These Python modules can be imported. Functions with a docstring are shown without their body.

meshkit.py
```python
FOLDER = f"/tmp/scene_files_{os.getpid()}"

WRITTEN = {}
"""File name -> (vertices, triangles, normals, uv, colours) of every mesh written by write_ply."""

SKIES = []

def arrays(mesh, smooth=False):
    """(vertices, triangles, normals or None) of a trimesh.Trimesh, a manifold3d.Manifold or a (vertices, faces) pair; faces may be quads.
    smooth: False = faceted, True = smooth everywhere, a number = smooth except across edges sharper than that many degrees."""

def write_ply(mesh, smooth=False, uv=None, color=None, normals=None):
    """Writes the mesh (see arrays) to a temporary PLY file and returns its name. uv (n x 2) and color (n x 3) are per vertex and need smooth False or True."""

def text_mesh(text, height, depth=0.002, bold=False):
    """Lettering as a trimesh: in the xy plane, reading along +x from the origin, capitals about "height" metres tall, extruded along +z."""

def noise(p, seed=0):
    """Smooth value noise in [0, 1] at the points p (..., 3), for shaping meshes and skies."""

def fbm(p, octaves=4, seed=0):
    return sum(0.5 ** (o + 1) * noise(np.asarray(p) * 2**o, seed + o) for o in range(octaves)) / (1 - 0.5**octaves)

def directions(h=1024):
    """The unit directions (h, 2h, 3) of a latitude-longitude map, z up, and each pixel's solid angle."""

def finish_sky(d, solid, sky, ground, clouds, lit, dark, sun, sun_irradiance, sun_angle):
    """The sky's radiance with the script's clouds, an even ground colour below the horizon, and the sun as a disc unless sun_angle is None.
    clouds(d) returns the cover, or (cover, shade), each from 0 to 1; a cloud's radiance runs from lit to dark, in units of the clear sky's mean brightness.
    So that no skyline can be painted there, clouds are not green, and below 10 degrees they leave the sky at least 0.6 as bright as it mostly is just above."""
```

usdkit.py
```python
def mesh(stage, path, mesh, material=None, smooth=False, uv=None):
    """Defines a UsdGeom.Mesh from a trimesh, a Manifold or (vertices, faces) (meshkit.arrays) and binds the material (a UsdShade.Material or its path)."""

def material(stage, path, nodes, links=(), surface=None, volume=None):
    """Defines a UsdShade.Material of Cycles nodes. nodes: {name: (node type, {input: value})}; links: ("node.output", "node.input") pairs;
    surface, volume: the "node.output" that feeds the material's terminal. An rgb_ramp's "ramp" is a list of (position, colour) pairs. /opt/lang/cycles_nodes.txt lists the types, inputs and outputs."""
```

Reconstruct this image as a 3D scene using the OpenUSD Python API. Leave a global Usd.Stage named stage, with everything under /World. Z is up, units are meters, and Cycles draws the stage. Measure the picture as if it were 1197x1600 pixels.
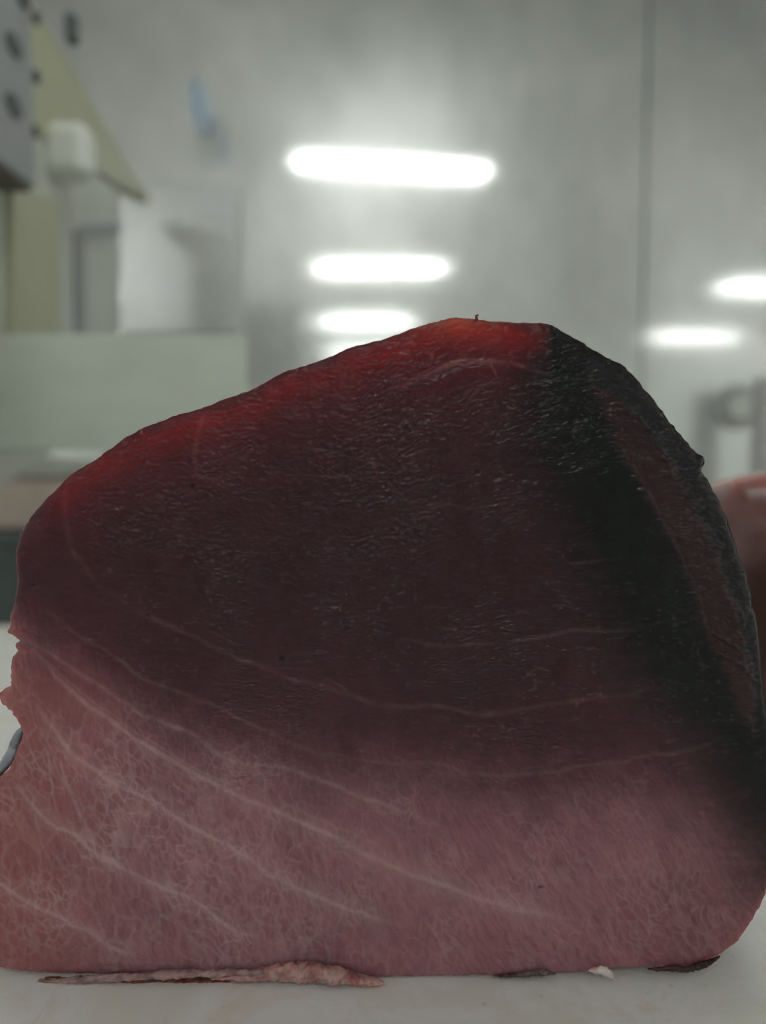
import math, numpy as np, trimesh, usdkit, meshkit
from scipy.spatial import cKDTree
from scipy.ndimage import gaussian_filter1d
from pxr import Usd, UsdGeom, UsdLux, UsdShade, Gf, Sdf, Vt

stage = Usd.Stage.CreateInMemory()
UsdGeom.SetStageUpAxis(stage, 'Z'); UsdGeom.SetStageMetersPerUnit(stage, 1.0)
UsdGeom.Xform.Define(stage, '/World'); UsdGeom.Scope.Define(stage, '/World/Looks')
rng = np.random.default_rng(7)

# ------------------------------------------------------------------ camera, light, exposure
H = 0.211                      # camera height over the board, metres
F = 1200.0                     # focal length in photograph pixels (picture 1197 x 1600)
PITCH = math.atan(80 / F)
YF = 0.30                      # distance of the cut face
AMBIENT = 0.55                 # even grey light of the room
LAMP = 14.5                    # radiance of the ceiling lamps
cam = UsdGeom.Camera.Define(stage, '/World/camera')
cam.CreateHorizontalApertureAttr(20.955); cam.CreateVerticalApertureAttr(20.955 * 1600 / 1197)
cam.CreateFocalLengthAttr(20.955 * F / 1197)
cam.CreateFStopAttr(3.0); cam.CreateFocusDistanceAttr(0.302)
cam.CreateExposureAttr(0.42)
cam.CreateClippingRangeAttr(Gf.Vec2f(0.01, 200))
cam.AddTranslateOp().Set(Gf.Vec3d(0, 0, H)); cam.AddRotateXOp().Set(90 - math.degrees(PITCH))
usdkit.material(stage, '/World/Looks/room_light', {'b': ('background_shader', {'color': (0.97, 1.0, 0.97), 'strength': AMBIENT})}, surface='b.background')
dome = UsdLux.DomeLight.Define(stage, '/World/room_light'); dome.CreateIntensityAttr(1.0)
UsdShade.MaterialBindingAPI.Apply(dome.GetPrim()).Bind(UsdShade.Material.Get(stage, '/World/Looks/room_light'))

# ------------------------------------------------------------------ helpers
def P(px, py, Y):
    """World point on the plane y = Y that stands at a pixel of the photograph."""
    px, py, Y = np.asarray(px, float), np.asarray(py, float), np.asarray(Y, float)
    a, b = (px - 598.5) / F, -(py - 800) / F
    dy = math.cos(PITCH) + b * math.sin(PITCH); dz = -math.sin(PITCH) + b * math.cos(PITCH)
    t = Y / dy
    return np.stack(np.broadcast_arrays(a * t, Y, H + dz * t), -1)

used = {}
def numbered(parent, name):
    k = used.get((parent, name), 0); used[(parent, name)] = k + 1
    return f'{parent}/{name}' if k == 0 else f'{parent}/{name}_{k:03d}'

def data(prim, label=None, cat=None, group=None, kind=None):
    for k, v in (('label', label), ('category', cat), ('group', group), ('kind', kind)):
        if v: prim.SetCustomDataByKey(k, v)
    return prim

def thing(name, label, cat, loc=(0, 0, 0), rotz=0, group=None):
    x = UsdGeom.Xform.Define(stage, numbered('/World', name))
    x.AddTranslateOp().Set(Gf.Vec3d(*map(float, loc))); x.AddRotateZOp().Set(float(rotz))
    return data(x.GetPrim(), label, cat, group)

def obj(name, m, mat, parent=None, smooth=False, loc=None):
    base = '/World' if parent is None else str(parent.GetPath())
    if loc is not None:
        v, f, _ = meshkit.arrays(m); m = (v - np.asarray(loc), f)
    g = usdkit.mesh(stage, numbered(base, name), m, f'/World/Looks/{mat}', smooth)
    if loc is not None: g.AddTranslateOp().Set(Gf.Vec3d(*map(float, loc)))
    return g.GetPrim()

def painted(name, v, f, mat, parent, color, depth=None):
    """A smooth mesh with a pigment per vertex."""
    v, f, n = meshkit.arrays((v, f), True)
    base = '/World' if parent is None else str(parent.GetPath())
    g = UsdGeom.Mesh.Define(stage, numbered(base, name))
    g.CreatePointsAttr(Vt.Vec3fArray.FromNumpy(v.astype(np.float32)))
    g.CreateFaceVertexCountsAttr(Vt.IntArray.FromNumpy(np.full(len(f), 3, np.int32)))
    g.CreateFaceVertexIndicesAttr(Vt.IntArray.FromNumpy(f.astype(np.int32).ravel()))
    g.CreateSubdivisionSchemeAttr('none')
    g.CreateNormalsAttr(Vt.Vec3fArray.FromNumpy(n.astype(np.float32))); g.SetNormalsInterpolation('vertex')
    api = UsdGeom.PrimvarsAPI(g)
    api.CreatePrimvar('pigment', Sdf.ValueTypeNames.Color3fArray, 'vertex').Set(Vt.Vec3fArray.FromNumpy(np.clip(color, 0.002, 0.95).astype(np.float32)))
    if depth is not None:
        api.CreatePrimvar('softness', Sdf.ValueTypeNames.FloatArray, 'vertex').Set(Vt.FloatArray.FromNumpy(depth.astype(np.float32)))
    UsdShade.MaterialBindingAPI.Apply(g.GetPrim()).Bind(UsdShade.Material.Get(stage, f'/World/Looks/{mat}'))
    return g.GetPrim()

def box(x0, x1, y0, y1, z0, z1, r=0.0):
    if r <= 0:
        m = trimesh.creation.box([x1 - x0, y1 - y0, z1 - z0]); m.apply_translation([(x0 + x1) / 2, (y0 + y1) / 2, (z0 + z1) / 2]); return m
    from itertools import product
    pts = []
    for sx, sy, sz in product((0, 1), repeat=3):
        s = trimesh.creation.icosphere(2, r)
        s.apply_translation([(x1 - r if sx else x0 + r), (y1 - r if sy else y0 + r), (z1 - r if sz else z0 + r)]); pts.append(s.vertices)
    return trimesh.convex.convex_hull(np.vstack(pts))

def smoothstep(a, b, x):
    t = np.clip((x - a) / (b - a), 0, 1); return t * t * (3 - 2 * t)

def nz(p, seed=0):                       # value noise, about -1..1
    return meshkit.noise(p, seed) * 2 - 1
def fb(p, o=4, seed=0):
    return meshkit.fbm(p, o, seed) * 2 - 1

def plain(name, color, rough=0.5, metallic=0.0, vary=0.12, scale=6.0, bump=0.0, bump_scale=60.0, spec=0.5, stretch=(1, 1, 1)):
    c = np.array(color, float)
    nodes = {'tc': ('geometry', {}), 'map': ('mapping', {'scale': stretch}),
             'n': ('noise_texture', {'scale': scale, 'detail': 6.0, 'roughness': 0.62}),
             'r': ('rgb_ramp', {'ramp': [(0.25, tuple(c * (1 - vary))), (0.75, tuple(np.minimum(c * (1 + vary), 1)))]}),
             'p': ('principled_bsdf', {'roughness': rough, 'metallic': metallic, 'specular_ior_level': spec})}
    links = [('tc.position', 'map.vector'), ('map.vector', 'n.vector'), ('n.fac', 'r.fac'), ('r.color', 'p.base_color')]
    if bump:
        nodes['n2'] = ('noise_texture', {'scale': bump_scale, 'detail': 4.0}); nodes['b'] = ('bump', {'strength': 0.6, 'distance': bump})
        links += [('map.vector', 'n2.vector'), ('n2.fac', 'b.height'), ('b.normal', 'p.normal')]
    return usdkit.material(stage, f'/World/Looks/{name}', nodes, links, surface='p.BSDF')

# ------------------------------------------------------------------ materials
plain('ceiling_paint', (0.82, 0.83, 0.82), 0.7, scale=1.3, vary=0.25)
plain('room_paint', (0.78, 0.84, 0.76), 0.6, scale=0.8, vary=0.2)
plain('floor_tile', (0.60, 0.60, 0.57), 0.4, scale=3)
plain('beige_panel', (0.44, 0.45, 0.31), 0.45, scale=5, vary=0.1)
plain('pale_panel', (0.54, 0.56, 0.50), 0.4, scale=4, vary=0.15)
plain('green_splash', (0.50, 0.54, 0.47), 0.35, scale=3, vary=0.2, stretch=(1, 1, 2))
plain('grey_enclosure', (0.33, 0.34, 0.34), 0.5, scale=9, vary=0.08)
plain('dark_plastic', (0.09, 0.10, 0.10), 0.5)
plain('brown_underside', (0.13, 0.12, 0.09), 0.6)
plain('white_plastic', (0.74, 0.76, 0.70), 0.4)
plain('foam', (0.60, 0.50, 0.43), 0.7, scale=12, vary=0.12)
plain('dark_steel', (0.09, 0.11, 0.105), 0.4, scale=4, vary=0.3)
plain('blue_reflection', (0.64, 0.75, 0.88), 0.7, scale=30, vary=0.2)
plain('satin_steel', (0.62, 0.63, 0.62), 0.29, metallic=0.85, scale=5)
plain('pale_metal', (0.52, 0.53, 0.52), 0.5, scale=6)
plain('skin_dark', (0.030, 0.034, 0.033), 0.32, scale=260, vary=0.5, bump=0.0004, bump_scale=700)
plain('skin_silver', (0.24, 0.26, 0.30), 0.3, scale=160, vary=0.35, bump=0.0003, bump_scale=500)
usdkit.material(stage, '/World/Looks/lamp_glow', {'e': ('emission', {'color': (0.96, 1.0, 0.97), 'strength': LAMP})}, surface='e.emission')

# brushed steel: a sharp and a wide lobe, vertical brushing, wiped smears
usdkit.material(stage, '/World/Looks/brushed_steel', {
    'g': ('geometry', {}), 'mv': ('mapping', {'scale': (1.0, 1.0, 0.05)}), 'ms': ('mapping', {'scale': (1.0, 1.0, 0.7)}),
    'streak': ('noise_texture', {'scale': 60.0, 'detail': 5.0, 'roughness': 0.7}),
    'smear': ('noise_texture', {'scale': 1.35, 'detail': 4.0, 'roughness': 0.5, 'distortion': 0.15}),
    'wide': ('noise_texture', {'scale': 1.6, 'detail': 3.0}),
    'cr': ('rgb_ramp', {'ramp': [(0.30, (0.64, 0.65, 0.64)), (0.66, (0.93, 0.94, 0.92))]}),
    'fr': ('map_range', {'from_min': 0.3, 'from_max': 0.7, 'to_min': 0.30, 'to_max': 0.72, 'clamp': True}),
    'b': ('bump', {'strength': 0.25, 'distance': 0.0006}), 'b2': ('bump', {'strength': 0.25, 'distance': 0.003}),
    's': ('glossy_bsdf', {'roughness': 0.085, 'distribution': 'ggx'}),
    'w': ('glossy_bsdf', {'roughness': 0.42, 'distribution': 'ggx'}),
    'm': ('mix_closure', {})},
    [('g.position', 'mv.vector'), ('g.position', 'ms.vector'), ('mv.vector', 'streak.vector'), ('ms.vector', 'smear.vector'), ('g.position', 'wide.vector'),
     ('wide.fac', 'b2.height'), ('streak.fac', 'b.height'), ('b2.normal', 'b.normal'), ('b.normal', 's.normal'), ('b.normal', 'w.normal'),
     ('smear.fac', 'cr.fac'), ('cr.color', 's.color'), ('cr.color', 'w.color'), ('smear.fac', 'fr.value'), ('fr.result', 'm.fac'), ('s.BSDF', 'm.closure1'), ('w.BSDF', 'm.closure2')],
    surface='m.closure')

# white polyethylene board: faint stains, grime specks, knife marks
usdkit.material(stage, '/World/Looks/board_plastic', {
    'g': ('geometry', {}), 'st': ('noise_texture', {'scale': 14.0, 'detail': 7.0, 'roughness': 0.7, 'distortion': 0.6}),
    'r': ('rgb_ramp', {'ramp': [(0.0, (0.70, 0.66, 0.56)), (0.43, (0.78, 0.77, 0.71)), (0.54, (0.84, 0.84, 0.82)), (0.64, (0.76, 0.72, 0.62)), (1.0, (0.66, 0.58, 0.46))]}),
    'sp': ('noise_texture', {'scale': 170.0, 'detail': 3.0}), 'spr': ('rgb_ramp', {'ramp': [(0.0, (1, 1, 1)), (0.68, (1, 1, 1)), (0.78, (0.72, 0.66, 0.55)), (1.0, (0.5, 0.42, 0.3))]}),
    'mx': ('mix', {'mix_type': 'multiply', 'fac': 0.8}),
    'm1': ('mapping', {'scale': (1.0, 0.02, 1.0), 'rotation': (0, 0, 0.5)}), 'k1': ('noise_texture', {'scale': 420.0, 'detail': 2.0}),
    'k1r': ('rgb_ramp', {'ramp': [(0.0, (1, 1, 1)), (0.27, (0, 0, 0)), (0.33, (1, 1, 1)), (1.0, (1, 1, 1))]}),
    'b': ('bump', {'strength': 0.4, 'distance': 0.0003}),
    'p': ('principled_bsdf', {'roughness': 0.38, 'subsurface_weight': 0.25, 'subsurface_radius': (0.004, 0.004, 0.003), 'subsurface_scale': 1.0})},
    [('g.position', 'st.vector'), ('g.position', 'sp.vector'), ('st.fac', 'r.fac'), ('sp.fac', 'spr.fac'), ('r.color', 'mx.color1'), ('spr.color', 'mx.color2'), ('mx.color', 'p.base_color'),
     ('g.position', 'm1.vector'), ('m1.vector', 'k1.vector'), ('k1.fac', 'k1r.fac'), ('k1r.color', 'b.height'), ('b.normal', 'p.normal')], surface='p.BSDF')

def flesh_material(name, rough, radius, bump):
    usdkit.material(stage, f'/World/Looks/{name}', {
        'a': ('attribute', {'attribute': 'pigment'}), 'd': ('attribute', {'attribute': 'softness'}),
        'g': ('geometry', {}), 'mp': ('mapping', {'scale': (0.45, 1.0, 1.0)}),
        'n': ('noise_texture', {'scale': 1100.0, 'detail': 3.0, 'roughness': 0.6}), 'pk': ('rgb_ramp', {'ramp': [(0.0, (0, 0, 0)), (0.46, (0.1, 0.1, 0.1)), (0.75, (1, 1, 1))]}),
        'n2': ('noise_texture', {'scale': 110.0, 'detail': 4.0}), 'rr': ('map_range', {'from_min': 0.3, 'from_max': 0.7, 'to_min': rough - 0.06, 'to_max': rough + 0.12, 'clamp': True}),
        'b': ('bump', {'strength': 0.7, 'distance': bump}),
        'p': ('principled_bsdf', {'subsurface_weight': 0.62, 'specular_ior_level': 0.38, 'subsurface_radius': radius, 'subsurface_method': 'random_walk', 'ior': 1.42, 'subsurface_anisotropy': 0.6})},
        [('a.color', 'p.base_color'), ('d.fac', 'p.subsurface_scale'), ('g.position', 'mp.vector'), ('mp.vector', 'n.vector'), ('n.fac', 'pk.fac'), ('pk.color', 'b.height'), ('b.normal', 'p.normal'),
         ('g.position', 'n2.vector'), ('n2.fac', 'rr.value'), ('rr.result', 'p.roughness')], surface='p.BSDF')
flesh_material('flesh', 0.17, (1.0, 0.13, 0.09), 0.00007)

# ------------------------------------------------------------------ the setting behind
WY = 2.70                     # the steel wall
CZ = H + 1.80                 # ceiling height
data(obj('ceiling', box(-5.2, 5.6, -9, WY + 0.5, CZ, CZ + 0.1), 'ceiling_paint'), kind='structure')
data(obj('floor', box(-9, 9, -9, WY + 0.5, -0.95, -0.88), 'floor_tile'), kind='structure')
data(obj('far_room_wall', box(-9, 9, -9.1, -9.0, -0.88, CZ - 0.003), 'room_paint'), kind='structure')

wall = thing('steel_wall', 'brushed stainless steel sheet wall reflecting rows of ceiling lamps', 'wall', (0, WY, 0))
sx = float(P(1006, 400, WY)[0])
obj('steel_panel', box(-2.6, sx - 0.004, 0, 0.02, -0.88, CZ - 0.004), 'brushed_steel', wall)
obj('steel_panel', box(sx + 0.004, 3.4, 0.0, 0.02, -0.88, CZ - 0.004), 'brushed_steel', wall)
obj('seam_strip', box(sx - 0.0035, sx + 0.0035, 0.006, 0.02, -0.88, CZ - 0.004), 'dark_steel', wall)

# ceiling lamps, seen as reflections in the steel: (x, y, turn, label)
def lamp(x, y, turn, label):
    t = thing('ceiling_lamp', label, 'ceiling lamp', (x, y, CZ), turn, 'ceiling lamps mirrored in the steel wall')
    obj('housing', box(-0.62, 0.62, -0.14, 0.14, -0.045, -0.001), 'white_plastic', t)
    obj('diffuser', box(-0.56, 0.56, -0.055, 0.055, -0.075, -0.0455, 0.012), 'lamp_glow', t, 40)
    return t
lamp(0.06, 0.70, -9, 'long ceiling lamp nearest the steel wall, its mirror image topmost and largest')
lamp(-0.03, -1.70, 0, 'long ceiling lamp second in the middle row, its mirror image below the largest')
lamp(-0.22, -4.40, 0, 'long ceiling lamp third in the middle row, mirrored faintly just above the fish')
lamp(-0.30, -7.10, 0, 'long ceiling lamp last in the middle row, its mirror image faintest and lowest')
lamp(3.98, -2.45, 0, 'long ceiling lamp whose mirror image is cut by the right edge of the picture')
lamp(4.40, -5.60, 0, 'long ceiling lamp whose mirror image starts at the panel seam beside the fish')
lamp(-2.40, -2.70, 0, 'long ceiling lamp whose mirror image shows high on the pale steel cabinet')
lamp(-3.10, -5.60, 0, 'long ceiling lamp whose mirror image shows low on the pale steel cabinet')

# left partition, its post and rail
XL = -0.55
part = thing('left_partition', 'beige panelled partition running back along the left side', 'partition', (XL, 1.1, 0))
o = np.array([XL, 1.1, 0])
def wallquad(pts, thick):
    """A slab on the left partition, from pixels of its face and the metres it stands proud of x = XL."""
    q = []
    for px, py in pts:
        Y = (XL + thick) * F / (px - 598.5); q.append(P(px, py, Y))
        # exact plane
        a, b = (px - 598.5) / F, -(py - 800) / F
        dy = math.cos(PITCH) + b * math.sin(PITCH); t = (XL + thick) / a
        q[-1] = np.array([XL + thick, dy * t, H + (-math.sin(PITCH) + b * math.cos(PITCH)) * t])
    q = np.array(q); back = q.copy(); back[:, 0] = XL - 0.03
    return trimesh.convex.convex_hull(np.vstack([q, back]))
def put(name, m, mat): return obj(name, (m.vertices - o, m.faces), mat, part)
put('upper_board', wallquad([(-160, -320), (82, 55), (238, 318), (228, 312), (188, 290), (82, 225), (-160, 20)], 0.004), 'beige_panel')
put('lower_board', wallquad([(-160, 24), (82, 228), (188, 303), (188, 640), (-160, 860)], 0.0), 'pale_panel')
put('post', wallquad([(20, 290), (94, 315), (94, 560), (20, 580)], 0.012), 'beige_panel')
put('dark_frame', wallquad([(120, 360), (134, 352), (134, 520), (120, 520)], 0.006), 'grey_enclosure')
put('dark_frame', wallquad([(134, 352), (190, 348), (190, 364), (134, 372)], 0.007), 'grey_enclosure')

enc = thing('switch_box', 'grey metal switch box with dark oval slots, top left on the partition', 'switch box', (XL + 0.05, 1.0, 0.9))
eo = np.array([XL + 0.05, 1.0, 0.9])
bx = XL + 0.06
ye = bx * F / (72 - 598.5)
zb = float(P(66, 296, ye)[2])
body = box(XL + 0.006, bx, ye - 0.5, ye, zb, zb + 0.75, 0.006)
obj('enclosure', (body.vertices - eo, body.faces), 'grey_enclosure', enc, 30)
und = box(XL + 0.012, bx - 0.006, ye - 0.49, ye - 0.008, zb - 0.006, zb + 0.004)
obj('base_plate', (und.vertices - eo, und.faces), 'brown_underside', enc)
def disc_on(px, py, ry, rz, thick=0.003):
    a, b = (px - 598.5) / F, -(py - 800) / F
    dy = math.cos(PITCH) + b * math.sin(PITCH); t = bx / a
    c = np.array([bx, dy * t, H + (-math.sin(PITCH) + b * math.cos(PITCH)) * t])
    m = trimesh.creation.cylinder(1, 2, sections=24); m.apply_transform(trimesh.transformations.rotation_matrix(math.pi / 2, [0, 1, 0]))
    m.apply_scale(1); v = m.vertices * [thick, ry, rz] + c - eo
    return (v, m.faces)
for px, py in ((20, 70), (20, 165), (34, -6)):
    obj('slot', disc_on(px, py, 0.021, 0.014), 'dark_plastic', enc)
for px, py in ((57, 28), (57, 120), (55, 205)):
    obj('screw', disc_on(px, py, 0.008, 0.009), 'dark_plastic', enc)
w = P(104, 236, 1.32)
m = box(w[0] - 0.036, w[0] + 0.045, w[1] - 0.03, w[1] + 0.03, w[2] - 0.05, w[2] + 0.042, 0.024)
data(obj('reflection_block', m, 'white_plastic', None, 30, loc=w), 'made-up rounded white block in place of a bright fuzzy reflection below the switch box', 'dispenser')  # white block added where a bright blurred reflection shows
w = P(112, 46, 1.36)
m = box(w[0] - 0.010, w[0] + 0.010, w[1] - 0.012, w[1] + 0.012, w[2] - 0.024, w[2] + 0.024, 0.006)
data(obj('wall_hook', m, 'dark_plastic', None, 30, loc=w), 'small dark hook above the slanting edge of the partition', 'hook')

# pale steel cabinet left of the fish
a, b = P(188, 522, 1.95), P(374, 282, 1.95)
cab = thing('steel_cabinet', 'pale steel wall cabinet with two soft lamp reflections on its door', 'cabinet', (a[0], 1.95, a[2]))
w_, h_ = b[0] - a[0], b[2] - a[2]
obj('case', box(0, w_, 0.012, 0.05, 0, h_, 0.004), 'pale_panel', cab, 30)
obj('door', box(0.003, w_ - 0.003, 0.0, 0.0115, 0.003, h_ - 0.003, 0.003), 'satin_steel', cab, 30)

# pale blue sliver, added in place of a reflection in the steel
c0, c1 = P(306, 122, 2.55), P(322, 212, 2.55)
n = 40; tt = np.linspace(0, 1, n)
wd = 0.034 * np.sin(np.pi * np.clip(tt * 0.9 + 0.06, 0, 1)) ** 0.7
L = c0 + (c1 - c0) * tt[:, None]; vs, fs = [], []
for i in range(n):
    for k in range(13):
        u = k / 6 - 1
        vs.append(L[i] + [u * wd[i], 0.018 * math.cos(u * 5 + i * .1), 0])
        vs.append(L[i] + [u * wd[i], 0.018 * math.cos(u * 5 + i * .1) + 0.004, 0])
for i in range(n - 1):
    for k in range(12):
        p0 = (i * 13 + k) * 2; p1 = p0 + 2; q0 = p0 + 26; q1 = q0 + 2
        fs += [[p0, q0, q1, p1], [p0 + 1, p1 + 1, q1 + 1, q0 + 1]]
data(obj('blue_reflection', (np.array(vs), np.array(fs)), 'blue_reflection', None, True, loc=c0), 'narrow pale blue sliver added in place of a reflection high in the steel wall', 'cloth')

# back counter, foam box, splash board
zc = float(P(0, 832, 1.30)[2])
ctr = thing('back_counter', 'low dark counter standing behind the white board at the left', 'counter', (-0.9, 1.30, zc))
obj('front', box(-0.6, 0.9, 0.0, 0.02, -0.9, -0.022), 'dark_steel', ctr)
obj('worktop', box(-0.62, 0.92, -0.02, 0.5, -0.02, 0.0, 0.004), 'dark_steel', ctr, 30)
zt = float(P(0, 715, 1.33)[2])
fbx = thing('foam_box', 'pinkish beige foam box on the back counter behind the fish at left', 'box', (-0.6, 1.33, zc))
obj('tub', box(-0.5, 0.16, 0.0, 0.3, 0.001, (zt - zc) * 0.72, 0.01), 'foam', fbx, 30)
obj('lid', box(-0.505, 0.165, -0.006, 0.305, (zt - zc) * 0.72 + 0.001, zt - zc, 0.01), 'pale_panel', fbx, 30)
zs = float(P(0, 704, 1.05)[2])
s0, s1 = P(-90, 720, 1.05), P(384, 522, 1.05)
data(obj('splash_board', box(s0[0], s1[0], 1.05, 1.062, zs, s1[2], 0.004), 'green_splash', None, 30, loc=(s0[0], 1.05, zs)), 'wide grey green splash board below the steel cabinet', 'splash board')

# right side of the wall: round socket and the edge of an upright
w = P(1150, 636, WY)
soc = thing('wall_socket', 'round pale socket with a ring, low on the right steel panel', 'socket', (w[0], WY, w[2]))
ring = trimesh.creation.torus(0.062, 0.016, 48, 16); ring.apply_transform(trimesh.transformations.rotation_matrix(math.pi / 2, [1, 0, 0]))
ring.apply_translation([0, -0.012, 0]); obj('ring', ring, 'pale_metal', soc, True)
hub = trimesh.creation.cylinder(0.045, 0.05, sections=32); hub.apply_transform(trimesh.transformations.rotation_matrix(math.pi / 2, [1, 0, 0])); hub.apply_translation([0, -0.022, 0])
obj('face', hub, 'white_plastic', soc, 30)
w = P(1193, 590, 2.45)
data(obj('upright_post', box(w[0] - 0.012, w[0] + 0.06, 2.43, 2.50, -0.88, w[2], 0.004), 'pale_metal', None, 30, loc=(w[0], 2.45, -0.88)), 'slim grey upright post at the right edge of the picture', 'post')

# ------------------------------------------------------------------ cutting board
BY = float(1.0)
YB = 0.98
data(obj('cutting_board', box(-1.3, 1.3, -0.12, YB, -0.05, 0.0, 0.004), 'board_plastic', None, 30, loc=(0, 0.43, -0.05)), 'large stained white plastic cutting board under the cut fish', 'cutting board')
tb = thing('work_table', 'dark metal table carrying the white cutting board', 'table', (0, 0.43, -0.05))
obj('table_top', box(-1.32, 1.32, -0.56, 0.56, -0.045, -0.001, 0.004), 'dark_steel', tb, 30)
for lx in (-1.2, 1.2):
    for ly in (-0.45, 0.45): obj('leg', box(lx - 0.03, lx + 0.03, ly - 0.03, ly + 0.03, -0.83, -0.0455), 'dark_steel', tb)

# ------------------------------------------------------------------ the tuna block
OUT = np.array([(10,991),(15,965),(22,945),(26,914),(24,869),(31,838),(45,814),(65,790),(89,766),(113,742),(151,721),(189,690),(223,672),(268,654),(316,641),(344,629),(378,617),
 (401,608),(441,585),(481,573),(521,558),(549,545),(600,533),(647,515),(707,499),(742,501),(752,503),(797,506),(858,508),(878,520),(908,540),(948,563),(978,578),(998,600),(1023,630),
 (1043,660),(1063,686),(1080,704),(1102,723),(1098,729),(1094,731),(1099,746),(1118,776),(1133,806),(1143,836),(1156,876),(1168,911),(1176,950),(1184,985),(1189,1028),(1191,1059),(1194,1097),(1200,1140),
 (1212,1200),(1216,1260),(1214,1320),(1207,1370),(1196,1400),(1188,1420),(1173,1446),(1153,1476),(1123,1498),(1093,1513),(1063,1518),(1028,1513),(998,1516),(968,1516),(918,1522),(878,1523),(797,1527),(697,1529),
 (600,1530),(520,1529),(400,1528),(250,1527),(150,1526),(90,1526),(40,1522),(0,1517),(-40,1500),(-62,1460),(-66,1400),(-52,1320),(-30,1255),(-8,1222),(12,1208),(20,1192),(25,1176),(36,1153),(27,1127),(0,1102),(-6,1088),
 (17,1075),(15,1050),(16,1030),(29,1021),(22,1015),(31,1005)], float)
seg = np.linalg.norm(np.roll(OUT, -1, 0) - OUT, axis=1); cum = np.r_[0, np.cumsum(seg)]
NA, NR = 2100, 330
sq = np.linspace(0, cum[-1], NA, endpoint=False)
closed = np.vstack([OUT, OUT[:1]])
O = np.stack([np.interp(sq, cum, closed[:, k]) for k in (0, 1)], 1)
O = gaussian_filter1d(O, 2.2, axis=0, mode='wrap')
Osm = gaussian_filter1d(O, 26, axis=0, mode='wrap')
tan = np.roll(O, -1, 0) - np.roll(O, 1, 0); tan /= np.linalg.norm(tan, axis=1, keepdims=True)
nrm = np.stack([tan[:, 1], -tan[:, 0]], 1)                        # outward in pixel space (y down, clockwise)
tornL = (O[:, 0] < 60) * smoothstep(950, 985, O[:, 1]) * smoothstep(1150, 1110, O[:, 1])
jag = 5.0 * tornL * fb(np.c_[O / 11.0, np.full(NA, 3.0)], 3, 8) + (1.4 + 1.2 * smoothstep(850, 950, O[:, 0]) * (O[:, 1] < 1000)) * fb(np.c_[O / 9.0, np.zeros(NA)], 3, 5) + 1.2 * np.maximum(nz(np.c_[O / 3.2, np.ones(NA)], 9) - 0.35, 0)
O = O + nrm * jag[:, None]
C = np.array([620.0, 1080.0])
s = np.linspace(0.004, 1, NR) ** 0.85
wgt = smoothstep(0.90, 1.0, s)
U = C + s[:, None, None] * (Osm - C)[None] + wgt[:, None, None] * (O - Osm)[None]       # NR x NA x 2
u = U.reshape(-1, 2); X, Yp = u[:, 0], u[:, 1]

def polyline(pts, n=400):
    pts = np.array(pts, float); d = np.r_[0, np.cumsum(np.linalg.norm(np.diff(pts, axis=0), axis=1))]
    from scipy.interpolate import PchipInterpolator
    q = np.linspace(0, d[-1], n); return np.stack([PchipInterpolator(d, pts[:, k])(q) for k in (0, 1)], 1), q / d[-1]

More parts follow.
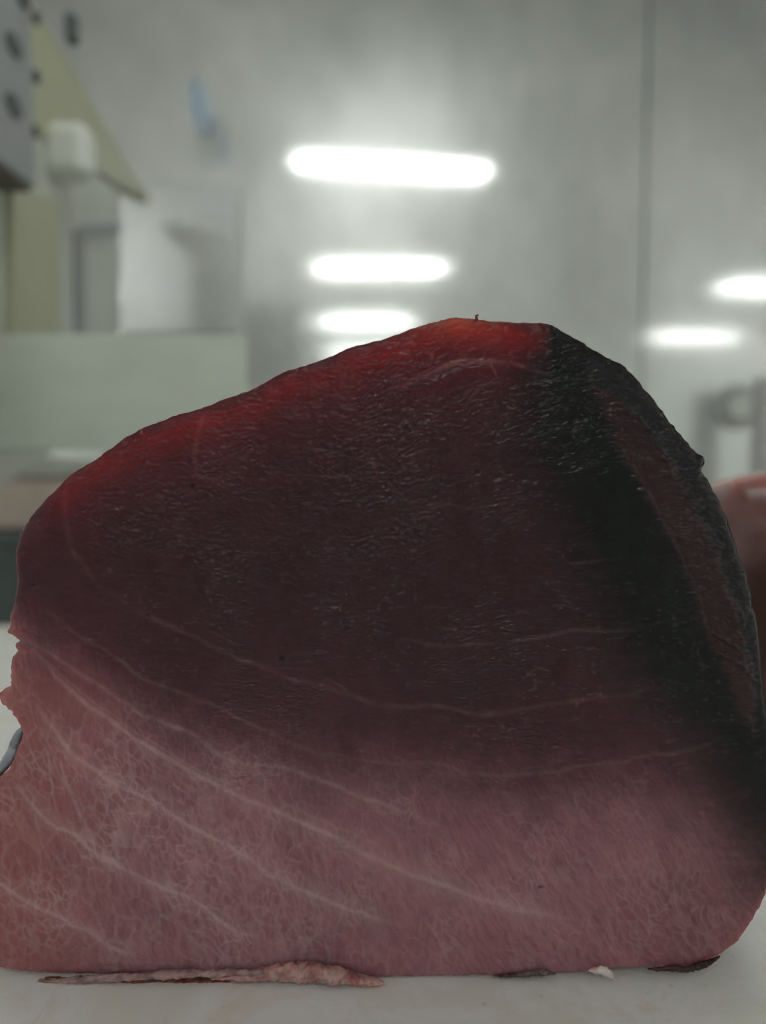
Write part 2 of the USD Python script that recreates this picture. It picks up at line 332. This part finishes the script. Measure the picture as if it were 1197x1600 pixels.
big = np.stack([7.0 * fb(np.c_[u / 75, np.full(len(u), 23.3)], 2, 23), 7.0 * fb(np.c_[u / 75, np.full(len(u), 28.1)], 2, 24)], 1)
warp = big + np.stack([3.0 * fb(np.c_[u / 22, np.full(len(u), 3.3)], 3, 21), 3.0 * fb(np.c_[u / 22, np.full(len(u), 8.1)], 3, 22)], 1)
uw = u + warp
def vein(pts, width, taper=True):
    """Strength 0..1 of a line through the pixels pts, of that half-width, and the signed side."""
    L, q = polyline(pts); t = cKDTree(L); d, i = t.query(uw, distance_upper_bound=width * 5)
    ok = np.isfinite(d); r = np.zeros(len(u)); e = q[np.minimum(i, len(q) - 1)]
    ends = np.clip(np.minimum(e, 1 - e) / 0.12, 0, 1) if taper else 1.0
    r[ok] = (np.exp(-(d[ok] / width) ** 2) * (ends[ok] if taper else 1)); return r

V = {}
V['main'] = [([(20,1008),(50,1022),(82,1060),(108,1083),(140,1105),(163,1120),(200,1145),(225,1163),(300,1205),(350,1230),(425,1265),(500,1300),(600,1350),(647,1372),(722,1395),(797,1418),(880,1434),(940,1438)], 4.2, 0.80),
 ([(30,1085),(55,1105),(80,1135),(100,1163),(145,1205),(200,1240),(250,1265),(310,1300),(375,1335),(425,1370),(475,1395),(560,1432),(640,1450)], 3.6, 0.70),
 ([(12,1214),(22,1222),(45,1250),(75,1285),(125,1315),(150,1335),(200,1365),(240,1385),(275,1400),(310,1420),(350,1445),(420,1470)], 3.2, 0.62),
 ([(-40,1370),(0,1387),(45,1415),(100,1440),(150,1465),(175,1485),(230,1500)], 3.4, 0.62),
 ([(10,990),(50,1013),(110,1048),(183,1092),(250,1125),(300,1148),(350,1180),(450,1206),(540,1240),(600,1262),(680,1290)], 4.0, 0.50),
 ([(90,1180),(105,1225),(118,1255),(128,1285)], 2.4, 0.6), ([(325,1220),(365,1245),(377,1258),(386,1275)], 2.2, 0.5),
 ([(145,1205),(160,1240),(172,1280),(186,1320)], 2.0, 0.35), ([(55,1250),(62,1300),(80,1350)], 2.0, 0.35), ([(250,1190),(300,1215),(340,1222),(420,1200)], 2.2, 0.3), ([(60,1030),(100,1066),(150,1102),(210,1140),(270,1180),(330,1210),(400,1236)], 2.2, 0.35), ([(130,1130),(190,1172),(250,1215),(300,1245)], 1.8, 0.3), ([(60,1150),(75,1190),(82,1240),(100,1290)], 1.8, 0.35), ([(430,1250),(520,1292),(600,1330)], 2.0, 0.3), ([(180,1240),(210,1290),(222,1330)], 1.8, 0.3), ([(300,1310),(330,1350),(345,1390)], 1.8, 0.25)]
V['lean'] = [([(60,945),(85,967),(130,1000),(155,1012),(185,1032),(217,1053),(250,1073),(300,1092),(330,1105),(370,1125),(450,1160),(520,1190),(580,1215)], 3.2, 0.34),
 ([(150,915),(200,945),(280,985),(350,1020),(425,1050),(490,1070),(540,1085),(597,1103),(697,1112),(797,1115),(872,1105),(947,1090),(1022,1078),(1097,1072),(1140,1060)], 4.0, 0.24),
 ([(600,1000),(700,1010),(812,1005),(872,993),(947,990),(1022,983),(1080,975)], 3.0, 0.26),
 ([(430,1150),(520,1185),(637,1195),(697,1200),(747,1213),(822,1215),(897,1205),(997,1188),(1072,1175),(1123,1160),(1172,1140)], 3.4, 0.36),
 ([(880,880),(960,878),(1075,870)], 2.2, 0.25),
 ([(600,620),(647,600),(687,580),(722,570),(797,575),(848,585),(923,595),(968,630)], 4.0, 0.30),
 ([(960,625),(998,650),(1028,690),(1058,735)], 3.0, 0.6),
 ([(560,700),(620,770),(680,820),(730,850)], 2.2, 0.14),
 ([(883,672),(905,664),(925,658)], 1.8, 0.35), ([(660,795),(700,790),(740,800),(765,795)], 2.2, 0.2), ([(765,572),(770,585),(776,596)], 1.6, .35),
 ([(318,645),(310,680),(302,715),(306,745),(340,762),(360,770)], 4.0, 0.22), ([(112,742),(103,800),(112,860),(130,890),(165,930)], 4.5, 0.16),
 ([(500,1075),(510,1065),(525,1070),(545,1085)], 1.8, .3), ([(1105,985),(1135,1008),(1155,1015)], 1.8, .5), ([(1120,1022),(1145,1032),(1165,1050),(1180,1075)], 2.0, .5), ([(1130,1075),(1160,1060),(1185,1075)], 2.0, .4)]
vm = np.zeros(len(u)); vl = np.zeros(len(u))
for pts, wd_, st in V['main']: vm = np.maximum(vm, st * vein(pts, wd_))
halo = np.zeros(len(u))
for pts, wd_, st in V['main'][:5]: halo = np.maximum(halo, st * vein(pts, wd_ * 5))
for pts, wd_, st in V['lean']: vl = np.maximum(vl, st * vein(pts, wd_))
breakup = 0.42 + 0.62 * np.clip(0.5 + 0.9 * fb(np.c_[u / 14, np.full(len(u), 1.7)], 3, 31), 0, 1.3)
vm *= 0.85 * breakup * (1 - 0.45 * smoothstep(480, 850, X)); vl *= np.clip(breakup * 1.5 - 0.45, 0.1, 1.2)

def along(pts, x): pts = np.array(pts, float); return np.interp(x, pts[:, 0], pts[:, 1])
n1 = fb(np.c_[u / 120, np.full(len(u), 0.3)], 4, 41); n2 = fb(np.c_[u / 30, np.full(len(u), 2.3)], 4, 42)
yb = along([(-60,1035),(0,1040),(100,1110),(200,1165),(300,1215),(400,1245),(500,1262),(600,1280),(800,1290),(1000,1295),(1100,1310),(1150,1360),(1220,1400)], X)
fat = smoothstep(-150, 135, Yp - yb + 28 * n1 + 14 * n2)                      # 0 lean .. 1 fatty belly
mid = smoothstep(-330, 60, Yp - yb + 40 * n1) * 0.55

# outline of the dark blood-rich muscle and of the brown strip, as signed polygons
from shapely import prepare, Polygon, contains_xy, distance, points
fibW = fb(np.c_[u[:, 0] / 60 + 2 * n1, u[:, 1] / 7.0, np.full(len(u), 21.0)], 4, 45)
def soft(poly, edge, wob=1.0):
    pg = Polygon(poly); q = u + np.stack([n2 * 14 * wob + 26 * wob * fibW, n1 * 12 * wob], 1)
    L, _ = polyline(np.vstack([poly, poly[:1]]), 900); d, _i = cKDTree(L).query(q)
    sd = np.where(contains_xy(pg, q[:, 0], q[:, 1]), d, -d); return smoothstep(-edge, edge, sd)
dark = soft([(856,470),(1300,470),(1300,1350),(1180,1385),(1150,1330),(1110,1250),(1085,1185),(1030,1120),(970,1030),(920,930),(880,830),(845,740),(825,660),(840,590),(856,540)], 66, 1.0)
dark = dark * smoothstep(1220, 1080, Yp) + soft([(1040,1000),(1300,1000),(1300,1385),(1190,1395),(1165,1340),(1135,1260),(1100,1180)], 80, 0.8) * smoothstep(1080, 1220, Yp)
darktop = soft([(862,470),(1000,470),(1000,640),(880,640),(858,560)], 9, 0.2)
dark = np.maximum(dark, darktop)
strip = soft([(925,598),(958,618),(985,652),(1020,690),(1052,735),(1085,800),(1115,860),(1140,930),(1158,990),(1172,1050),(1180,1110),(1172,1135),(1152,1110),(1133,1060),(1099,985),(1078,910),(1043,838),(1004,765),(970,710),(944,650)], 9, 0.3)
stripin = soft([(985,652),(1020,690),(1052,735),(1085,800),(1115,860),(1140,930),(1158,990),(1172,1050),(1205,1050),(1190,930),(1150,830),(1090,720),(1020,620),(930,560),(915,590)], 11, 0.3)

# marbling network in the belly: borders of warped cells, stretched across the septa
wu = u + 9 * np.stack([fb(np.c_[u / 40, np.full(len(u), 5.5)], 3, 51), fb(np.c_[u / 40, np.full(len(u), 6.5)], 3, 52)], 1) + 4.0 * np.stack([nz(np.c_[u / 9, np.full(len(u), 5.5)], 53), nz(np.c_[u / 9, np.full(len(u), 6.5)], 54)], 1)
ang = along([(-60, 1.15), (200, 1.10), (500, 1.0), (800, 0.85), (1200, 1.2)], X)            # run of the fibres
ca, sa = np.cos(1.08), np.sin(1.08)
def net(cell, stretch, seed, width):
    g = np.random.default_rng(seed); A = np.array([[ca / stretch, sa / stretch], [-sa, ca]])
    q = wu @ A.T / cell
    lo, hi = q.min(0) - 2, q.max(0) + 2
    k = int((hi - lo).prod()); site = lo + g.random((k, 2)) * (hi - lo)
    d, _ = cKDTree(site).query(q, k=2); return np.exp(-((d[:, 1] - d[:, 0]) / width) ** 2)
netA = net(23, 2.1, 61, 0.10) * (0.35 + 0.65 * np.clip(0.5 + 1.2 * fb(np.c_[u / 45, np.full(len(u), 9.1)], 3, 62), 0, 1))
netB = net(10.5, 1.9, 63, 0.16) * np.clip(0.4 + 1.3 * fb(np.c_[u / 70, np.full(len(u), 4.1)], 3, 64), 0, 1)
def streak(theta, l, w, seed):
    c, s_ = math.cos(theta), math.sin(theta); q = wu @ np.array([[c, s_], [-s_, c]]).T
    return fb(np.c_[q[:, 0] / l, q[:, 1] / w, np.full(len(u), seed * 1.0)], 3, seed)
fibreR = streak(1.0, 26, 3.0, 71); fibreL = streak(1.45, 16, 3.2, 72); fibreT = streak(0.12, 13, 2.6, 73)
mixR = smoothstep(450, 800, X)
fibre = fibreL * (1 - mixR) + fibreR * mixR

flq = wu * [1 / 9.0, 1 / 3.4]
glint_fleck = np.clip(nz(np.c_[flq, np.full(len(u), 12.2)], 120) - 0.42, 0, 1) * np.clip(0.3 + 1.4 * fb(np.c_[u / 55, np.full(len(u), 14.7)], 3, 121), 0, 1.2)  # pale dashes: wet glints of the lean flesh, put into the pigment
# pigment
lean_c = np.array([0.056, 0.0195, 0.028]); fat_c = np.array([0.310, 0.142, 0.166]); pale_c = np.array([0.50, 0.34, 0.34])
dark_c = np.array([0.008, 0.009, 0.009]); strip_c = np.array([0.046, 0.020, 0.023])
col = lean_c * (1 - fat[:, None]) + fat_c * fat[:, None]
col = col * (1 + mid * 1.2 * (1 - fat))[:, None]
col *= (1 + 0.16 * n1 + 0.16 * n2)[:, None]
col *= (1 + (0.18 + 0.12 * fat) * fibre * smoothstep(0.0, 0.5, fat + mid))[:, None] * (1 + 0.16 * fibreT * (1 - fat))[:, None]
leftr = smoothstep(260, 0, X) * smoothstep(980, 1120, Yp)                              # ruddier flap at the left
col = col * (1 - leftr[:, None] * 0.45) + np.array([0.30, 0.095, 0.075]) * leftr[:, None] * 0.45
lowr = smoothstep(900, 1130, X) * smoothstep(1300, 1400, Yp)
col = col * (1 - lowr[:, None] * 0.5) + np.array([0.19, 0.075, 0.08]) * lowr[:, None] * 0.5
f_net = np.clip(fat * 1.2, 0, 1) * (0.27 * netA * (1 - 0.6 * mixR) + 0.42 * netB * (1 - 0.35 * mixR)) + 0.30 * halo * fat
f_net = np.clip(f_net + 0.95 * vm * (0.45 + 0.55 * fat) + 0.0 * vl, 0, 0.85)
col = col * (1 - f_net[:, None]) + pale_c * f_net[:, None]
col = col * (1 - np.minimum(1.2 * vl, 0.9)[:, None]) + np.array([0.24, 0.14, 0.14]) * (np.minimum(1.2 * vl, 0.9)[:, None])
k = dark * (1 - 0.5 * fat * smoothstep(1380, 1300, Yp) * 0)
col = col * (1 - k[:, None]) + (dark_c * (1 + 0.4 * n2[:, None]) + 0.10 * vl[:, None] * np.array([0.5, 0.5, 0.48])) * k[:, None]
col = col * (1 - strip[:, None]) + strip_c * (1 + 0.3 * fibreT + 0.25 * n2)[:, None] * strip[:, None]
col = col * (1 - 0.8 * stripin[:, None] * (1 - strip[:, None])) + 0.8 * stripin[:, None] * (1 - strip[:, None]) * np.array([0.030, 0.026, 0.030])
orange_glow = np.exp(-((X - 712) / 70) ** 2 - ((Yp - 508) / 22) ** 2)[:, None] * 0.5; col = col * (1 - orange_glow) + np.array([0.20, 0.085, 0.04]) * orange_glow  # orange glow of light through the top edge, painted as pigment
col = col + (glint_fleck * (1 - 0.8 * fat) * 0.16)[:, None] * np.array([1.0, 0.80, 0.80])
ep = (1 - np.repeat(s, NA)) * np.linalg.norm(u - C, axis=1)
torn = np.exp(-(ep / (16 + 8 * n2)) ** 2) * (X < 80) * smoothstep(960, 990, Yp) * smoothstep(1140, 1090, Yp) * np.clip(0.5 + fibre, 0.15, 1)
col = col * (1 - 0.55 * torn[:, None]) + np.array([0.42, 0.24, 0.20]) * (0.55 * torn[:, None])
# small dark pits
pits = np.array([(300, 762), (545, 985), (440, 1032), (52, 918), (232, 965), (130, 800), (845, 1390), (745, 740)], float)
for q_ in pits:
    d = np.hypot((u[:, 0] - q_[0]) / 1.5, u[:, 1] - q_[1]); col *= (1 - 0.6 * np.exp(-(d / 3.0) ** 2))[:, None]
cut_ = vein([(1072,1410),(1080,1430),(1088,1445)], 3.0); col *= (1 - 0.22 * cut_)[:, None]

# softness: how far light travels (metres) inside the flesh
soft_ = 0.0140 * (1 - 0.97 * np.maximum(np.maximum(dark, 0.75 * stripin), 0.93 * strip)) * (1 - 0.75 * fat) * (1 - 0.75 * smoothstep(170, 40, X) * smoothstep(720, 860, Yp) * smoothstep(1330, 1200, Yp)) * (1 - 0.8 * smoothstep(1420, 1500, Yp))
soft_ *= 1 - 0.85 * smoothstep(1000, 1120, X) * smoothstep(1280, 1360, Yp)
S_ = np.repeat(s, NA); edge_px = (1 - S_) * np.linalg.norm(u - C, axis=1)
soft_ *= 0.72 + 0.28 * smoothstep(120, 330, X)
soft_ *= 0.12 + 0.88 * smoothstep(1, 30, edge_px + 6 * n2 + 6 * n1)
soft_ = np.maximum(soft_, 0.0006)

# relief of the cut, metres towards the viewer
mm = 0.001
patch = np.clip(0.5 + 1.5 * fb(np.c_[u / 90, np.full(len(u), 7.7)], 3, 81), 0.22, 1.3)
wet = np.stack([u[:, 0] + 5 * n2, u[:, 1] + 15 * fb(np.c_[u[:, 0] / 55, u[:, 1] / 45, np.full(len(u), 1.1)], 3, 82)], 1)
grain = fb(np.c_[wet[:, 0] / 10, wet[:, 1] / 3.9, np.full(len(u), 2.2)], 3, 83)
grain2 = nz(np.c_[wet[:, 0] / 5.2, wet[:, 1] / 2.9, np.full(len(u), 4.2)], 84)
ridge = np.maximum(fb(np.c_[wet[:, 0] / 34, wet[:, 1] / 8.0, np.full(len(u), 6.2)], 3, 85) - 0.12, 0)
rg = (1 - np.abs(nz(np.c_[wet[:, 0] / 9.5, wet[:, 1] / 3.6, np.full(len(u), 16.2)], 86))) ** 3
rg2 = (1 - np.abs(nz(np.c_[wet[:, 0] / 18 + 0.3 * n2, wet[:, 1] / 5.6, np.full(len(u), 18.2)], 87))) ** 4
patch2 = np.clip(0.2 + 1.7 * fb(np.c_[u / 38, np.full(len(u), 17.7)], 3, 88), 0, 1.4)
hgt = 1.1 * mm * n1 + 0.22 * mm * n2
hgt += patch * (1 - 0.72 * fat) * (0.34 * mm * grain + 0.32 * mm * grain2 + 0.36 * mm * rg * patch2 + 0.62 * mm * rg2 * patch2 + 1.0 * mm * ridge * (0.6 + 0.9 * dark))
hgt += fat * (0.03 * mm * fibre + 0.04 * mm * grain2 + 0.06 * mm * netA)
hgt += 0.30 * mm * vm * (1 - 0.4 * fat) + 0.85 * mm * vl
hgt += 1.3 * mm * vein([(962,628),(985,648),(1010,676),(1028,698),(1040,722),(1052,748)], 3.5) + 0.8 * mm * vein([(1108,990),(1130,1004),(1156,1016)], 3) + 0.8 * mm * vein([(1120,1024),(1146,1032),(1166,1050)], 3) + 0.5 * mm * strip * fb(np.c_[u[:, 0] / 20, u[:, 1] / 8, np.full(len(u), 33.0)], 3, 46)
hgt += 0.9 * mm * strip * (1 - 0.3 * n2) - 0.7 * mm * vein([(955,650),(980,710),(1012,765),(1050,838),(1085,910),(1105,985),(1138,1060)], 4)
for q_ in pits:
    d = np.hypot((u[:, 0] - q_[0]) / 1.5, u[:, 1] - q_[1]); hgt -= 0.9 * mm * np.exp(-(d / 2.6) ** 2)
d = np.hypot((u[:, 0] - 1003) / 1.6, u[:, 1] - 722); hgt += 1.2 * mm * np.exp(-(d / 6.0) ** 2)
step = vein([(600,640),(660,612),(700,592),(740,583),(800,590)], 10); hgt += 0.9 * mm * step
hgt -= 0.2 * mm * cut_
S = np.repeat(s, NA)
edge_mm = (1 - S) * 130 * mm
hgt -= 0.9 * mm * np.exp(-(edge_mm / (1.3 * mm)) )           # rounded rim

front = P(X, Yp, YF); front[:, 1] = YF - hgt
front[:, 2] += 0.0008
# side wall and back
NB, DEP = 46, 0.125
rim = front.reshape(NR, NA, 3)[-1]
cen = np.array([0.0, 0, 0.10])
rings, rcol, rsoft = [], [], []
rc, rs = col.reshape(NR, NA, 3)[-1], soft_.reshape(NR, NA)[-1]
cc = gaussian_filter1d(rc, 4, axis=0, mode='wrap')
for j in range(1, NB + 1):
    t = j / NB; y = rim[:, 1] + (YF + DEP - rim[:, 1]) * (1 - (1 - t) ** 1.0) 
    sc = 1 - 0.10 * t ** 1.5 - 0.35 * smoothstep(0.86, 1.0, t) ** 2
    q = rim.copy(); q[:, 0] = q[:, 0] * sc; q[:, 2] = np.maximum(q[:, 2] * sc, 0.0009)
    lump = fb(np.c_[rim[:, [0, 2]] * 60, np.full(NA, t * 3.0)], 3, 91) * 1.6 * mm * min(1, t * 6) + 0.25 * mm * nz(np.c_[rim[:, [0, 2]] * 700, np.full(NA, t * 60)], 92)
    q[:, 0] += nrm[:, 0] * (lump * 0.6); q[:, 2] = np.maximum(q[:, 2] - nrm[:, 1] * (lump * 0.6), 0.0009)
    q[:, 1] = y; rings.append(q)
    rcol.append(cc * (1 + 0.2 * nz(np.c_[rim[:, [0, 2]] * 150, np.full(NA, t * 12)], 93))[:, None]); rsoft.append(rs)
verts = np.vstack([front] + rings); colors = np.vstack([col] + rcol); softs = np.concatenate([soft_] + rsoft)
nring = NR + NB
i = np.arange(nring - 1)[:, None] * NA; jn = np.arange(NA)[None]; j2 = (jn + 1) % NA
a_, b_, c_, d_ = i + jn, i + j2, i + NA + j2, i + NA + jn
faces = np.vstack([np.stack([a_, b_, c_], -1).reshape(-1, 3), np.stack([a_, c_, d_], -1).reshape(-1, 3)])
# caps
hub0, hub1 = len(verts), len(verts) + 1
verts = np.vstack([verts, verts[:NA].mean(0), verts[-NA:].mean(0)]); colors = np.vstack([colors, colors[:NA].mean(0), colors[-NA:].mean(0)]); softs = np.r_[softs, softs[0], softs[-1]]
r0 = np.arange(NA); last = (nring - 1) * NA
faces = np.vstack([faces, np.stack([np.full(NA, hub0), (r0 + 1) % NA, r0], -1), np.stack([np.full(NA, hub1), last + r0, last + (r0 + 1) % NA], -1)])
tm = trimesh.Trimesh(verts, faces, process=False)
if tm.volume < 0: faces = faces[:, ::-1]
tuna = thing('tuna_block', 'large raw tuna block, dark red cut face towards the viewer, black skin at right', 'fish', (0, 0, 0))
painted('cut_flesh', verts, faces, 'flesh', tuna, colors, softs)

# skin over the right side and under the block
i0 = int(np.argmin(np.hypot(*(O - [868, 514]).T))); i1 = int(np.argmin(np.hypot(*(O - [1197, 1398]).T)))
idx = np.arange(i0, i1, 2); m_ = len(idx); sv, sf = [], []
K = 22
for lay, off in ((0, 0.0002), (1, 0.0008)):
    for j in range(K):
        t = j / (K - 1); jj = min(int(t * (NB - 4)), NB - 1)
        q = (rings[jj] if jj > 0 else rim + [0, 0.0003, 0])[idx].copy()
        e = np.clip(np.minimum(np.arange(m_), m_ - 1 - np.arange(m_)) / 12, 0.02, 1)
        o_ = off * e + 0.00025 * lay * nz(np.c_[q * 900], 101)
        q[:, 0] += nrm[idx, 0] * o_; q[:, 2] = np.maximum(q[:, 2] - nrm[idx, 1] * o_, 0.0004)
        if jj == 0: q[:, 1] += 0.0006 + 0.0004 * nz(np.c_[q[:, [0, 2]] * 500, np.zeros(m_)], 102)
        sv.append(q)
sv = np.vstack(sv)
for lay in (0, 1):
    for j in range(K - 1):
        for p in range(m_ - 1):
            q = (lay * K + j) * m_ + p; sf.append([q, q + m_, q + m_ + 1, q + 1] if lay == 0 else [q, q + 1, q + m_ + 1, q + m_])
for p in range(m_ - 1):
    a0, a1 = p, K * m_ + p; sf.append([a0, a0 + 1, a1 + 1, a1]); z0, z1 = (K - 1) * m_ + p, (2 * K - 1) * m_ + p; sf.append([z0, z1, z1 + 1, z0 + 1])
obj('skin', (sv, np.array(sf)), 'skin_dark', tuna, True)

# ragged trim, scraps and shreds that still hang on the block
flesh_soft = 0.00025
def rope(name, pts, mat, parent, colA, colB, seed, sections=26, n=150, label=None, amp=1.0):
    """A lumpy strip through (px, py, Y, half height mm, half depth mm)."""
    pts = np.array(pts, float); q = np.linspace(0, len(pts) - 1, n); from scipy.interpolate import PchipInterpolator as PI_
    c = np.stack([PI_(np.arange(len(pts)), pts[:, k])(q) for k in range(5)], 1)
    ctr_ = P(c[:, 0], c[:, 1], c[:, 2]); v = []
    th = np.linspace(0, 2 * np.pi, sections, endpoint=False)
    tn = np.gradient(ctr_, axis=0); tn /= np.linalg.norm(tn, axis=1, keepdims=True)
    upv = np.array([0, 0, 1.0]); 
    for k_ in range(n):
        sd = np.array([0, -1.0, 0]); up_ = np.cross(sd, tn[k_]); up_ /= np.linalg.norm(up_)
        if up_[2] < 0 and abs(tn[k_][0]) > 0.3: up_ = -up_
        ring_ = ctr_[k_] + np.cos(th)[:, None] * sd * c[k_, 4] * mm + np.sin(th)[:, None] * up_ * c[k_, 3] * mm
        v.append(ring_)
    v = np.vstack(v); nn = v - np.repeat(ctr_, sections, 0); ln = np.linalg.norm(nn, axis=1, keepdims=True)
    f1 = fb(v * 260, 3, seed); f2 = fb(v * 900, 3, seed + 1)
    v = v + nn * (amp * (0.55 * f1 + 0.45 * f2))[:, None]
    v[:, 2] = np.maximum(v[:, 2], 0.0003 + 0.0002 * (f2 + 1))
    fs_ = []
    for k_ in range(n - 1):
        for t_ in range(sections):
            p_, r_ = k_ * sections + t_, k_ * sections + (t_ + 1) % sections; fs_.append([p_, r_, r_ + sections]); fs_.append([p_, r_ + sections, p_ + sections])
    h0 = len(v); v = np.vstack([v, ctr_[:1], ctr_[-1:]])
    for t_ in range(sections):
        fs_.append([h0, (t_ + 1) % sections, t_]); fs_.append([h0 + 1, (n - 1) * sections + t_, (n - 1) * sections + (t_ + 1) % sections])
    fs_ = np.array(fs_)
    if trimesh.Trimesh(v, fs_, process=False).volume < 0: fs_ = fs_[:, ::-1]
    g = smoothstep(-0.5, 0.5, fb(v * 180, 3, seed + 2) + 0.5 * fb(v * 700, 2, seed + 3))[:, None]
    pr = painted(name, v, fs_, mat, parent, np.array(colA) * (1 - g) + np.array(colB) * g, np.full(len(v), flesh_soft))
    if label: data(pr, label)
    return pr
rope('trimmed_flap', [(330,1528,.2985,.5,1.0),(380,1525,.2982,1.8,2.4),(430,1521,.2974,3.0,3.0),(480,1519,.2968,3.6,3.2),(530,1526,.2955,2.6,3.2),(570,1532,.2955,1.6,2.6),(600,1536,.2955,.4,.7)], 'flesh', tuna, (0.32, 0.14, 0.13), (0.52, 0.35, 0.33), 201, label='ragged pale pink flap along the bottom edge of the cut face')
rope('membrane', [(60,1536,.2985,.5,1.0),(120,1533,.298,1.8,1.6),(200,1526,.2975,1.3,1.6),(280,1522,.297,1.4,1.8),(350,1520,.297,1.2,1.6),(420,1518,.2965,.5,.8)], 'flesh', tuna, (0.20, 0.14, 0.14), (0.40, 0.28, 0.28), 211, label='greyish membrane rolled under the bottom edge at left')
rope('dark_scrap', [(70,1540,.300,.4,.8),(120,1540,.299,1.4,2),(200,1538,.299,1.3,2),(290,1537,.299,1.5,2.0),(360,1538,.298,.4,.8)], 'flesh', tuna, (0.03, 0.02, 0.022), (0.09, 0.06, 0.06), 215, label='dark scrap of skin under the membrane at left')
rope('skin_scrap', [(770,1525,.2995,.3,.7),(800,1524,.2992,.7,1.0),(830,1521,.2988,1.2,1.3),(850,1519,.2985,1.0,1.2),(868,1521,.2985,.3,.5)], 'flesh', tuna, (0.02, 0.015, 0.015), (0.16, 0.13, 0.13), 221, label='dark scrap of skin under the bottom edge')
rope('fat_shred', [(920,1517,.2975,.3,.5),(934,1516,.297,1.5,1.6),(946,1519,.2965,1.6,1.6),(956,1526,.296,.9,1.0),(960,1531,.2955,.3,.4)], 'flesh', tuna, (0.50, 0.38, 0.36), (0.68, 0.60, 0.58), 231, n=70, label='white shred of fat hanging from the bottom edge')
rope('skin_scrap', [(1012,1514,.2995,.3,.6),(1040,1514,.299,1.0,1.0),(1072,1514,.299,1.3,1.2),(1098,1508,.2992,1.1,1.1),(1125,1494,.300,.3,.5)], 'flesh', tuna, (0.018, 0.013, 0.014), (0.07, 0.035, 0.035), 241, label='black curl of skin at the lower right corner')
rope('flesh_shred', [(741,503,.3005,.6,.5),(745,498,.3005,.55,.5),(744,494,.3005,.4,.4),(748,492,.3005,.35,.3)], 'flesh', tuna, (0.10, 0.03, 0.03), (0.16, 0.05, 0.05), 251, n=40, sections=12, label='tiny shred standing up on the top edge')
rope('belly_lining', [(40,1135,.3035,.6,.9),(28,1150,.304,1.8,2.2),(20,1175,.3045,2.4,2.4),(6,1196,.305,2.2,2.4),(-8,1212,.3055,1.8,2.0),(-20,1232,.306,.6,.9)], 'skin_silver', tuna, (0.2, 0.2, 0.2), (0.3, 0.3, 0.3), 261, amp=0.25, label='silver grey lining at the left edge')

# ------------------------------------------------------------------ second piece behind at the right
tb2 = thing('tuna_block', 'blurred reddish fish piece at the right edge, behind the large block', 'fish', (0.30, 0.60, 0))
nu, nv = 200, 120; Y2 = 0.60
# cross sections along x: profile of a lying loin
uu = np.linspace(0, 1, nu); vv = np.linspace(0, 2 * np.pi, nv, endpoint=False); v2, c2, s2 = [], [], []
topz = lambda px: np.interp(px, [1085, 1105, 1130, 1165, 1185, 1200, 1260, 1340, 1420, 1440], [900, 790, 752, 742, 738, 736, 730, 745, 820, 900])
for q in uu:
    px = 1085 + q * 355; zt_ = max(float(P(px, topz(px), Y2)[2]), 0.02); x_ = float(P(px, 900, Y2)[0]); en = max(math.sin(math.pi * min(max(q, 0.004), 0.996)) ** 0.35, 0.05)
    cz, rz_, ry_ = zt_ / 2, zt_ / 2, 0.075 * en
    cv, sv_ = np.cos(vv), np.sin(vv)
    yy = np.sign(cv) * np.abs(cv) ** 0.7 * ry_; zz = cz + np.sign(sv_) * np.abs(sv_) ** 0.6 * rz_
    crease = 0.016 * np.exp(-((px - 1186) / 9.0) ** 2)
    yy = yy + np.where(cv < 0, crease * smoothstep(1.0, 0.2, zz / max(zt_, 1e-3)) , 0)
    v2.append(np.stack([np.full(nv, x_ - 0.30), yy, zz], 1))
v2 = np.vstack(v2); v2 += 0.002 * np.stack([fb(v2 * 40, 3, 301), fb(v2 * 40, 3, 302), 0 * v2[:, 0]], 1); v2[:, 2] = np.maximum(v2[:, 2], 0.001)
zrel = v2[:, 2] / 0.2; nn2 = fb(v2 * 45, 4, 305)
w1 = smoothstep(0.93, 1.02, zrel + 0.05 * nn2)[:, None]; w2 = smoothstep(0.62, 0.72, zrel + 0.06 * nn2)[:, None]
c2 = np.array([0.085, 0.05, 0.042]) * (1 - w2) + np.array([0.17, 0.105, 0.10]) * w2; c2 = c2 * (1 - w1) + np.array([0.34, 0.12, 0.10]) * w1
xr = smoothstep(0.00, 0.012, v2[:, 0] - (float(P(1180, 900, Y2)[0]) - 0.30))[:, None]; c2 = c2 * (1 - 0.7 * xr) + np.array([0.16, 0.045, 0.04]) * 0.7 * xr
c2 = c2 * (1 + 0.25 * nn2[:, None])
f2_ = []
for a0 in range(nu - 1):
    for b0 in range(nv):
        p_, r_ = a0 * nv + b0, a0 * nv + (b0 + 1) % nv; f2_.append([p_, r_, r_ + nv]); f2_.append([p_, r_ + nv, p_ + nv])
h0 = len(v2); v2 = np.vstack([v2, v2[:nv].mean(0), v2[-nv:].mean(0)]); c2 = np.vstack([c2, c2[0], c2[-1]])
for b0 in range(nv): f2_.append([h0, (b0 + 1) % nv, b0]); f2_.append([h0 + 1, (nu - 1) * nv + b0, (nu - 1) * nv + (b0 + 1) % nv])
f2_ = np.array(f2_)
if trimesh.Trimesh(v2, f2_, process=False).volume < 0: f2_ = f2_[:, ::-1]
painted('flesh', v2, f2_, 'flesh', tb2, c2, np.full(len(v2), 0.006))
